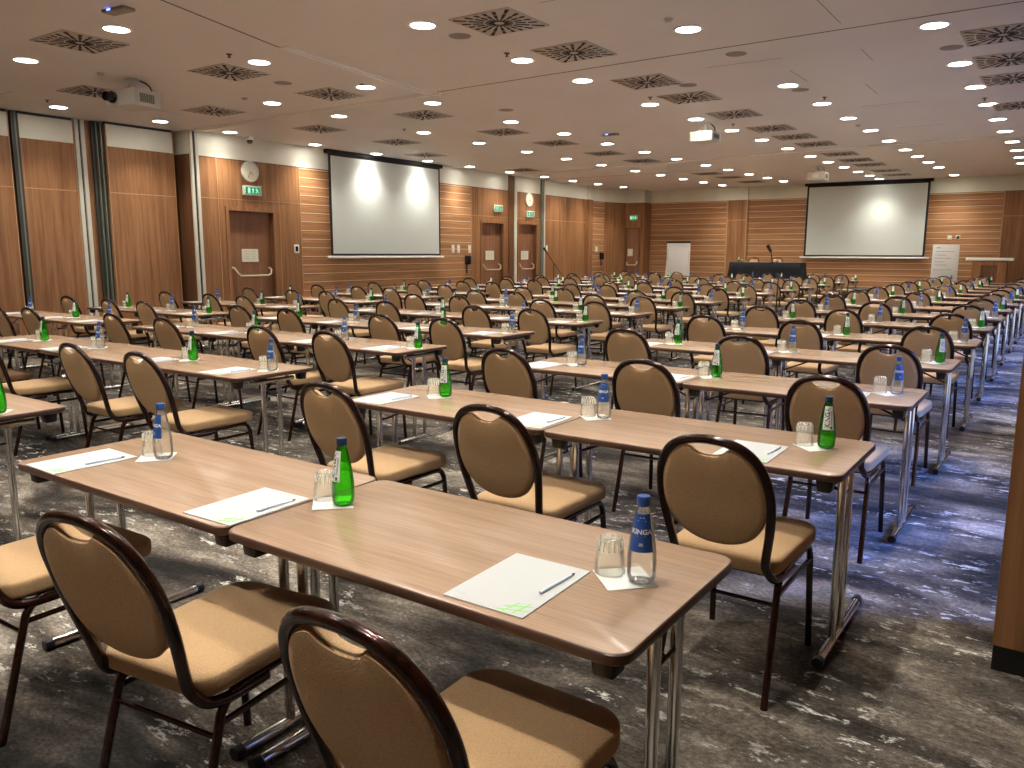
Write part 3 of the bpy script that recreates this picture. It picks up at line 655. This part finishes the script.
# microphone stands
def mic(name, label, base, pts, mic_a, mic_b, pole_top, cat='microphone stand'):
    r = thing(name, label, cat, base)
    parts(r, [('base', MB().lathe([(.14, 0), (.14, .012), (.03, .03)], 20).mesh('b', 'blackm')), ('pole', MB().tube([(0, 0, .02), (0, 0, pole_top)], .011, 8).mesh('p', 'blackm')),
              ('boom_arm', MB().tube(pts, .010, 8).mesh('a', 'blackm')), ('microphone', MB().tube([mic_a, mic_b], [.032, .022], 10).mesh('m', 'blackp'))])
mic('microphone_stand', 'black boom microphone stand by the left wall beyond the third door', (-11.95, 18.92, 0), [(0, -.40, 1.50), (0, 0, 1.18), (0, .5, .80)], (0, -.56, 1.62), (0, -.38, 1.49), 1.2)
# long thin floor microphone stand in the middle rear and a table gooseneck
mic('microphone_stand', 'thin black floor microphone stand among the far middle rows', (-3.2, 11.55, 0), [(0, 0, 1.02), (.02, -.04, 1.10), (.03, -.08, 1.14)], (.03, -.08, 1.13), (.03, -.19, 1.17), 1.05)
r = thing('table_microphone', 'black gooseneck microphone standing on the black head table', 'microphone', (-7.36, 24.80, ZS+.771))
parts(r, [('base', MB().lathe([(.06, 0), (.06, .02), (.02, .035)], 18).mesh('b', 'blackp')), ('gooseneck', MB().tube([(0, 0, .03), (-.02, 0, .20), (-.06, 0, .36)], .018, 8).mesh('g', 'blackp')), ('microphone', MB().tube([(-.05, 0, .33), (-.17, 0, .54)], [.045, .06], 12).mesh('m', 'blackp'))])

# ================================================================== CHAIR
def arc_pts():
    L = [(.163, .468), (.167, .51), (.176, .56), (.186, .62), (.191, .68), (.190, .73), (.182, .78), (.164, .825), (.136, .861), (.098, .886), (.050, .899), (0, .903)]
    return L
def yb(z): return -.262 - (z-.45)*.30 - max(0, z-.72)*.06
half = [(x*.965, z) for x, z in arc_pts()]
front = [(.184, .408, -.05), (.182, .406, -.13), (.178, .408, -.190), (.172, .418, -.228), (.166, .438, -.250)]
path = [(x, y, z) for (x, z, y) in front] + [(x, yb(z), z) for (x, z) in half]
path = path + [(-x, y, z) for (x, y, z) in path[::-1][1:]]
me_bframe = MB().tube(smooth_path(path, 3), .0152, 12, flat=1.0).mesh('back_frame', 'frame')
# back pad: outline in (x,z), thin pillow following the lean
inner = [(x-.012 if x > 0 else 0, z) for (x, z) in half]
out = []
ctrl = [(.0, .530), (.045, .534), (.088, .547), (.128, .573), (.157, .613), (.173, .658), (.177, .71), (.169, .76), (.151, .808), (.125, .845), (.092, .867), (.068, .873)]
topc = [(.052, .860), (.03, .851), (0, .848)]
outline = [(x*.965, z) for x, z in ctrl+topc]
full = outline + [(-x, z) for (x, z) in outline[::-1][1:-1]]
full = [(p.x, p.y) for p in smooth_path([(x, z, 0) for x, z in full], 2, True)]
def padring(s, off):
    cx, cz = 0, .70
    return [((x-cx)*s+cx, yb((z-cz)*s+cz)+off, (z-cz)*s+cz) for (x, z) in full]
mbp = MB().loops([padring(.4, -.021), padring(.90, -.020), padring(.98, -.017), padring(1.0, -.009), padring(1.0, .010), padring(.97, .022), padring(.90, .027)])
me_pad = mbp.mesh('backrest', 'backfab', 60)
me_pipe = MB().tube(padring(1.0, -.006), .0045, 6, closed=True).mesh('piping', 'seatfab')
# seat cushion
def seatring(s, z, g=0): 
    w0, w1 = .190, .207
    pr = rrect(-.222, .222, -.255, .245, [.085, .085, .06, .06], 0, 7)
    rr = []
    for (x, y, _) in pr:
        k = (y+.255)/.50; w = w0+(w1-w0)*k; rr.append((x/.222*w*s, (y+.005)*s-.005, z+g))
    return rr
me_seat = MB().loops([seatring(.97, 0.434), seatring(.992, 0.437), seatring(1.0, 0.446), seatring(1.0, 0.472), seatring(.993, 0.480), seatring(.975, 0.485), seatring(.92, 0.489), seatring(.75, 0.493), seatring(.4, 0.495)]).mesh('seat', 'seatfab', 60)
me_pan = MB().loops([seatring(.90, .423), seatring(.93, .436)]).mesh('seat_pan', 'blackm')
def leg_mesh(s, rear):
    if rear: p = [(s*.180, -.02, .420), (s*.180, -.12, .420), (s*.180, -.165, .410), (s*.181, -.195, .382), (s*.183, -.213, .335), (s*.190, -.30, .03), (s*.191, -.31, 0)]
    else: p = [(s*.180, -.02, .420), (s*.180, .13, .420), (s*.180, .175, .410), (s*.181, .195, .382), (s*.183, .203, .335), (s*.190, .225, .03), (s*.191, .227, 0)]
    return MB().tube(smooth_path(p, 3), .0125, 10).mesh('leg', 'frame')
legs = [leg_mesh(s, q) for s in (1, -1) for q in (True, False)]
me_str = [MB().tube([(s_*.184, -.205, .355), (s_*.184, .20, .355)], .009, 8).mesh('side_stretcher', 'frame') for s_ in (1, -1)]
me_cross = MB().tube([(-.184, -.218, .325), (.184, -.218, .325)], .007, 8).mesh('rear_crossbar', 'frame')
BLOCKN = {'A': 'right block', 'B': 'middle block', 'C': 'left block'}
SEATN = {'A': ['right seat', 'middle seat', 'left seat'], 'C': ['right seat', 'middle seat', 'left seat'], 'B': ['rightmost seat', 'second seat from right', 'second seat from left', 'leftmost seat']}
def where(b, k, s=None):
    t_ = '%s of the %s' % (SEATN[b][s], BLOCKN[b]) if s is not None else 'the %s' % BLOCKN[b]
    return '%s, %s row from camera' % (t_, ORD[k])
def chair(x, y, z, rz, label, group):
    r = thing('banquet_chair', label, 'chair', (x, y, z), rz, group)
    parts(r, [('seat', me_seat), ('backrest', me_pad, [('piping', me_pipe)]), ('back_frame', me_bframe), ('seat_pan', me_pan), ('side_stretcher', me_str[0]), ('side_stretcher', me_str[1]), ('rear_crossbar', me_cross)] + [('leg', l_) for l_ in legs])
    return r

# ================================================================== TABLE
TL, TD, TH = 1.226, .622, .728
def ttop(s, z):
    return [(x, y, z) for (x, y, _) in rrect(-TL/2+.002+s, TL/2-.002-s, s, TD-s, .045, 0, 6)]
def tfm(p): return 0 if p.normal.z > .9 else 1
me_top = MB().loops([ttop(.004, TH-.026), ttop(0, TH-.022), ttop(0, TH-.003), ttop(.0025, TH-.0008), ttop(.004, TH)]).mesh('tabletop', ['laminate', 'edge'], 50, fmat=lambda p: 0 if p.normal.z > .95 else 1)
def leg_t(s):
    x = s*(TL/2-.045)
    return MB().tube([(x, .235, .02), (x, .235, TH-.06)], .0155, 12).tube([(x, .355, .02), (x, .355, TH-.06)], .0155, 12).tube([(x-s*.01, .14, TH-.055), (x-s*.01, .48, TH-.055)], .0145, 12).tube([(x, .045, .020), (x, .67, .020)], .0185, 12).mesh('leg', 'chrome')
def cap_t(s):
    x = s*(TL/2-.045)
    return [('foot_cap', MB().tube([(x, a, .0208), (x, a+.03, .0208)], .0205, 12).mesh('foot_cap', 'blackp')) for a in (.025, .66)]
def brk(sx, y):
    x = sx*(TL/2-.066); return bev(MB().add([(x-.029, y-.029, TH-.026), (x+.029, y-.029, TH-.026), (x+.029, y+.029, TH-.026), (x-.029, y+.029, TH-.026), (x-.024, y-.025, TH-.075), (x+.024, y-.025, TH-.075), (x+.024, y+.025, TH-.075), (x-.024, y+.025, TH-.075)],
        [(0,3,2,1)[::-1],(4,5,6,7)[::-1],(0,1,5,4)[::-1],(1,2,6,5)[::-1],(2,3,7,6)[::-1],(3,0,4,7)[::-1]]).mesh('b', 'blackp', 0), .004, 1)
def stay(s):
    x = s*(TL/2-.045); return MB().tube([(x, .295, .59), (s*(TL/2-.30), .295, TH-.03)], .006, 8).tube([(x, .235, .59), (x, .355, .59)], .006, 8).mesh('stay', 'blackm')
me_latch = MB().box(-.285, -.245, .282, .308, TH-.085, TH-.055).mesh('latch', 'redp', 0)
tl = [leg_t(1), leg_t(-1)]; tc = [cap_t(1), cap_t(-1)]; tb = [brk(a, b) for a in (1, -1) for b in (.062, .555)]; ts = [stay(1), stay(-1)]
me_rail = MB().box(-TL/2+.11, TL/2-.11, .29, .32, TH-.06, TH-.026).mesh('rail', 'blackm', 0)
def table(xr, y, label):   # xr = right end
    r = thing('folding_table', label, 'table', (xr-TL/2, y, 0), 0, 'folding tables in rows')
    parts(r, [('tabletop', me_top), ('leg', tl[0], tc[0]), ('leg', tl[1], tc[1]), ('underframe', me_rail), ('folding_stay', ts[0]), ('folding_stay', ts[1], [('latch', me_latch)] if abs(xr) < .1 and y < .5 else None) ] + [('corner_bracket', b_) for b_ in tb])

# ================================================================== BOTTLES, GLASSES, PADS
prof = [(.001, .004), (.022, .001), (.028, .004), (.0322, .014), (.0335, .030), (.0335, .060), (.0325, .080), (.0300, .103), (.0262, .130), (.0218, .158), (.0178, .178), (.0142, .190), (.0138, .202)]
prof = [(r_, z_*.935) for r_, z_ in prof]
me_gb = MB().lathe(prof, 22).mesh('bottle_glass', 'greenglass', 60)
me_cb = MB().lathe(prof, 22).mesh('bottle_glass', 'clearglass', 60)
def capm(m): return MB().lathe([(.0150, .182), (.0155, .184), (.0155, .2015), (.0140, .2045), (.001, .205)], 20).mesh('cap', m)
me_cg, me_cc = capm('navycap'), capm('bluecap')
def rad(z):
    for (r0, z0), (r1, z1) in zip(prof, prof[1:]):
        if z0 <= z <= z1 and z1 > z0: return r0+(r1-r0)*(z-z0)/(z1-z0)
    return .013
def wrap(mb, off, a0=-PI/2):
    vs = []
    for (x, y, z) in mb.v:
        R = rad(z); a = a0 + x/max(R, .014); vs.append(((R+off)*math.cos(a), (R+off)*math.sin(a), z))
    mb.v = vs; return mb
def labelpatch(z0, z1, w0, w1, nx=12, nz=10):
    mb = MB(); vs = []; fs = []
    for j in range(nz+1):
        t_ = j/nz; z = z0+(z1-z0)*t_; w = w0+(w1-w0)*t_
        for i in range(nx+1): vs.append((-w+2*w*i/nx, 0, z))
    for j in range(nz):
        for i in range(nx): a = j*(nx+1)+i; fs.append((a, a+1, a+nx+2, a+nx+1))
    return mb.add(vs, fs)
def sub_text(txt, size, z, up=False, bold=.0004, dx=0):
    mb = text_mesh(txt, size, 0, bold)
    mb.v = [((-y+dx, 0, z+x) if up else (x+dx, 0, z+y)) for (x, y, _) in mb.v]
    return mb
me_bl = wrap(labelpatch(.080, .166, .030, .0195), .0006).mesh('label', 'bluelabel', 60)
t1 = wrap(sub_text('KINGA', .0155, .126), .0011)
t2 = MB()
for (z, w) in ((.150, .009), (.157, .005), (.116, .010), (.099, .004), (.095, .005)): t2.add([(-w, 0, z), (w, 0, z), (w, 0, z+.0015), (-w, 0, z+.0015)], [(0, 1, 2, 3)])
wrap(t2, .0011); t1.add(t2.v, t2.f)
me_bt = t1.mesh('lettering', 'whiteprint', 0)
me_gl = wrap(labelpatch(.078, .168, .022, .0145), .0006).mesh('label', 'whitelabel', 60)
t1 = wrap(sub_text('KINGA', .0245, .124, True, .0006, -.004), .0011)
t2 = MB()
for dx in (.008, .011): t2.add([(dx, 0, .098), (dx+.0012, 0, .098), (dx+.0012, 0, .150), (dx, 0, .150)], [(0, 1, 2, 3)])
t2.add([(.007, 0, .082), (.013, 0, .082), (.013, 0, .092), (.007, 0, .092)], [(0, 1, 2, 3)])
wrap(t2, .0011); t1.add(t2.v, t2.f)
me_gt = t1.mesh('lettering', 'navyprint', 0)
# water level detail for the bottles is part of the body; upturned tumbler
gp = [(.0365, .0), (.0372, .003), (.0350, .030), (.0318, .062), (.0295, .082), (.0270, .087), (.001, .088), (.001, .076), (.0255, .074), (.0300, .060), (.0330, .030), (.0350, .0005)]
me_tum = MB().lathe(gp, 24, close=True).mesh('tumbler', 'tumbler', 50)
mb = MB()
for k in range(16):
    a = 2*PI*k/16; mb.tube([((.0322)*math.cos(a), .0322*math.sin(a), .058), ((.0300)*math.cos(a), .0300*math.sin(a), .082)], .0016, 5)
me_fl = mb.mesh('fluting', 'flute', 60)
# pad of paper
me_paper = MB().box(-.105, .105, -.1485, .1485, 0, .003).mesh('paper', 'white', 0)
mb = MB()
def stroke(x0, y0, x1, y1, w=.0045):
    A, B = Vector((x0, y0, 0)), Vector((x1, y1, 0)); d = (B-A).normalized(); n_ = Vector((-d.y, d.x, 0))*w/2
    mb.add([(p.x, p.y, .0033) for p in (A-n_, B-n_, B+n_, A+n_)], [(0, 1, 2, 3)])
stroke(.040, -.120, .098, -.095); stroke(.034, -.140, .098, -.117); stroke(.050, -.144, .062, -.090); stroke(.074, -.144, .086, -.086)
me_hash = mb.mesh('mark', 'greenp', 0)
mb = MB(); stroke(-.095, -.118, -.062, -.124, .003); me_line = mb.mesh('line', 'greyp', 0)
me_pen = MB().tube([(0, -.058, .0042), (0, .066, .0042)], .0036, 8).mesh('barrel', 'penb')
me_pent = MB().tube([(0, .066, .0042), (0, .078, .0042)], [.0036, .0018], 8).mesh('tip', 'blackp')
me_nap = bev(MB().box(-.06, .06, -.06, .06, 0, .0025).mesh('n', 'napkin', 0), .001, 1)

rowsA = [0, 1.54, 3.07, 4.66, 6.30, 7.98, 9.55, 11.22, 12.87, 14.45, 16.10, 17.75, 19.50, 21.35, 23.25]
rowsB = [.03, 1.66, 3.15, 4.57, 6.08, 7.56, 9.0, 10.52, 12.15, 13.85, 15.55, 17.25, 19.05, 20.95, 22.95]
rowsC = [0, 1.55, 3.04, 4.35, 5.82, 7.35, 8.85, 10.4, 12.0, 13.7, 15.4, 17.1, 18.9, 20.8, 22.75]
coffs = {'A': [-.315, -1.29, -2.17], 'B': [-.285, -1.04, -2.36, -3.15], 'C': [-.285, -1.04, -2.07]}
safe = {('A', 1), ('B', 3), ('C', 2)}
blocks = {'A': (rowsA, lambda k: 0.0, 2, [-.13, -1.11, -2.05]),
          'B': (rowsB, lambda k: -3.37-.075*k, 3, [-.08, -.93, -2.15, -3.05]),
          'C': (rowsC, lambda k: -7.57-.12*k, 2, [-.11, -.90, -1.98])}
TN = {2: ['right', 'left'], 3: ['right', 'centre', 'left']}
for bl, (rows, xr, nt, offs) in blocks.items():
    for k, y in enumerate(rows):
        X = xr(k)
        if bl == 'A': X += [-.01, .03, .015, .015, .01, -.01, -.01, -.02, -.02, -.02, -.02, -.02, -.02, -.02, -.02][k]
        for i in range(nt):
            xx = X-TL*i
            if not (near_frame((xx, y, .7), 40) or near_frame((xx-TL, y+.3, .7), 40) or near_frame((xx-.6, y+.6, .7), 40)): continue
            table(xx, y+random.uniform(-.006, .006), '%s wooden folding table of the %s, %s row from the camera' % (TN[nt][i], BLOCKN[bl], ORD[k]))
        for s, off in enumerate(offs):
            bx_ = X+off-.003
            if k > 1: bx_ += random.uniform(-.03, .03)
            yb_ = y+.340+(random.uniform(-.02, .02) if k > 1 else 0)
            if bl == 'A' and k == 1: yb_ += .045; bx_ -= .015
            w_ = where(bl, k, s)
            cx, cy = X+coffs[bl][s]+(random.uniform(-.03, .03) if (bl, s) in safe and k > 1 else 0), y-.038+(random.uniform(-.02, .006) if k > 1 else 0)
            if bl == 'A' and k == 0: cx = [-.290, -1.185, -2.12][s]; cy = [-.045, -.035, -.03][s]
            if bl == 'A' and k == 1: cx = [-.280, -1.155, -2.05][s]
            if near_frame((cx, cy-.3, .6), 90) or near_frame((cx, cy+.2, .4), 40):
                chair(cx, cy, 0, (random.uniform(-.05, .05) if (bl, s) in safe else random.uniform(-.012, .012)) if k > 1 else ([0.0, .13, .03][s % 3] if k == 0 else 0.0), 'tan fabric banquet chair, ' + w_, 'banquet chairs in rows')
            if near_frame((bx_, yb_, .8), 12):
                par = (k+s) % 2 == 0 if bl == 'A' else ((k+s) % 2 == 1 if bl == 'B' else (k+s) % 2 == 0)
                rot = random.uniform(-.35, .35) + .25
                if bl == 'A' and k < 2: rot = {(0, 0): .33, (0, 1): -.15, (0, 2): .0, (1, 0): .35, (1, 1): .3, (1, 2): .3}[(k, s)]
                napr = PI/4 + .02 + (random.uniform(-.2, .2) if k > 1 else 0)
                o = link('paper_napkin', me_nap, None, (bx_-.040, yb_-.005, TH+.0003)); o.rotation_euler = (0, 0, napr)
                tag(o, 'white square paper napkin, ' + w_, 'napkin', 'paper napkins under the glasses')
                # blue labels on clear bottles alternate with green bottles
                if par:
                    r = thing('water_bottle', 'clear bottle, blue label, ' + w_, 'bottle', (bx_, yb_, TH+.003), rot, 'clear bottles with blue labels')
                    parts(r, [('bottle_glass', me_cb), ('cap', me_cc), ('label', me_bl, [('lettering', me_bt)] if k < 8 else None)])
                else:
                    r = thing('water_bottle', 'green bottle, white label, ' + w_, 'bottle', (bx_, yb_, TH+.003), rot, 'green bottles with white labels')
                    parts(r, [('bottle_glass', me_gb), ('cap', me_cg), ('label', me_gl, [('lettering', me_gt)] if k < 8 else None)])
                r = thing('drinking_glass', 'upturned clear drinking glass, ' + w_, 'glass', (bx_-.086, yb_+.008, TH+.003), 0, 'upturned drinking glasses')
                parts(r, [('tumbler', me_tum), ('fluting', me_fl)])
            px, py = bx_-.225+(.02 if (bl, k, s) == ('A', 0, 2) else 0), y+.170-(.02 if (bl, k, s) == ('A', 0, 2) else 0)
            if near_frame((px, py, .73), 20) and k < 13:
                pr_ = random.uniform(-.06, .06) if k > 1 else [.02, .03, -.03][s % 3]
                r = thing('writing_pad', 'white paper writing pad, ' + w_, 'paper pad', (px, py, TH+.0004), pr_, 'white paper pads')
                parts(r, [('paper_sheets', me_paper), ('green_mark', me_hash), ('printed_line', me_line)])
                if k < 6:
                    r = thing('ballpoint_pen', 'pale blue ballpoint pen, ' + w_, 'pen', (px+.078, py+.03, TH+.0034), pr_-.08, 'pens on the pads')
                    parts(r, [('barrel', me_pen), ('pen_tip', me_pent)])
# chairs behind the head table
for x, lab in ((-8.30, 'left chair behind the black head table, facing the room'), (-7.52, 'right chair behind the black head table, facing the room')):
    chair(x, 25.50, ZS, PI, lab, 'chairs behind the head table')
r = thing('drinking_glass', 'small glass at the left end of the head table', 'glass', (-8.35, 24.82, ZS+.7715)); parts(r, [('tumbler', me_tum), ('fluting', me_fl)])
r = thing('water_bottle', 'bottle standing at the left end of the head table', 'bottle', (-8.45, 24.82, ZS+.7715)); parts(r, [('bottle_glass', me_gb), ('cap', me_cg), ('label', me_gl)])
r = thing('drinking_glass', 'small glass right of the gooseneck microphone', 'glass', (-7.2, 24.82, ZS+.7715)); parts(r, [('tumbler', me_tum), ('fluting', me_fl)])

# ================================================================== LIGHT, CAMERA
w = bpy.data.worlds.new('sky'); bpy.context.scene.world = w; w.use_nodes = True
bg = w.node_tree.nodes['Background']; bg.inputs[1].default_value = 38.0
wt = w.node_tree; tc_ = wt.nodes.new('ShaderNodeTexCoord'); sx_ = wt.nodes.new('ShaderNodeSeparateXYZ'); cr_ = wt.nodes.new('ShaderNodeValToRGB')
wt.links.new(tc_.outputs['Generated'], sx_.inputs[0]); wt.links.new(sx_.outputs['Z'], cr_.inputs[0]); wt.links.new(cr_.outputs[0], bg.inputs[0])
e_ = cr_.color_ramp.elements; e_[0].position = 0.0; e_[0].color = (.012, .014, .018, 1); e_[1].position = .58; e_[1].color = (.085, .24, 1.0, 1); e3_ = e_.new(.40); e3_.color = (.016, .018, .024, 1)
cam = bpy.data.cameras.new('camera'); co = bpy.data.objects.new('camera', cam); C.objects.link(co)
cam.sensor_width = 36; cam.lens = F_PX/1024*36; cam.clip_start = .02; cam.clip_end = 200
mw = Matrix.Identity(4)
for i in range(3):
    mw[i][0] = R2[i]; mw[i][1] = U2[i]; mw[i][2] = -Fv[i]; mw[i][3] = CAM[i]
co.matrix_world = mw
sc = bpy.context.scene; sc.camera = co
vs = sc.view_settings; vs.view_transform = 'Standard'; vs.look = 'None'; vs.gamma = 1; vs.use_curve_mapping = False; vs.exposure = 1.42
cy = sc.cycles
cy.use_denoising = True; cy.max_bounces = 8; cy.diffuse_bounces = 4; cy.glossy_bounces = 4; cy.transmission_bounces = 6; cy.transparent_max_bounces = 14
cy.caustics_reflective = False; cy.caustics_refractive = False; cy.sample_clamp_indirect = 6
cy.use_light_tree = True
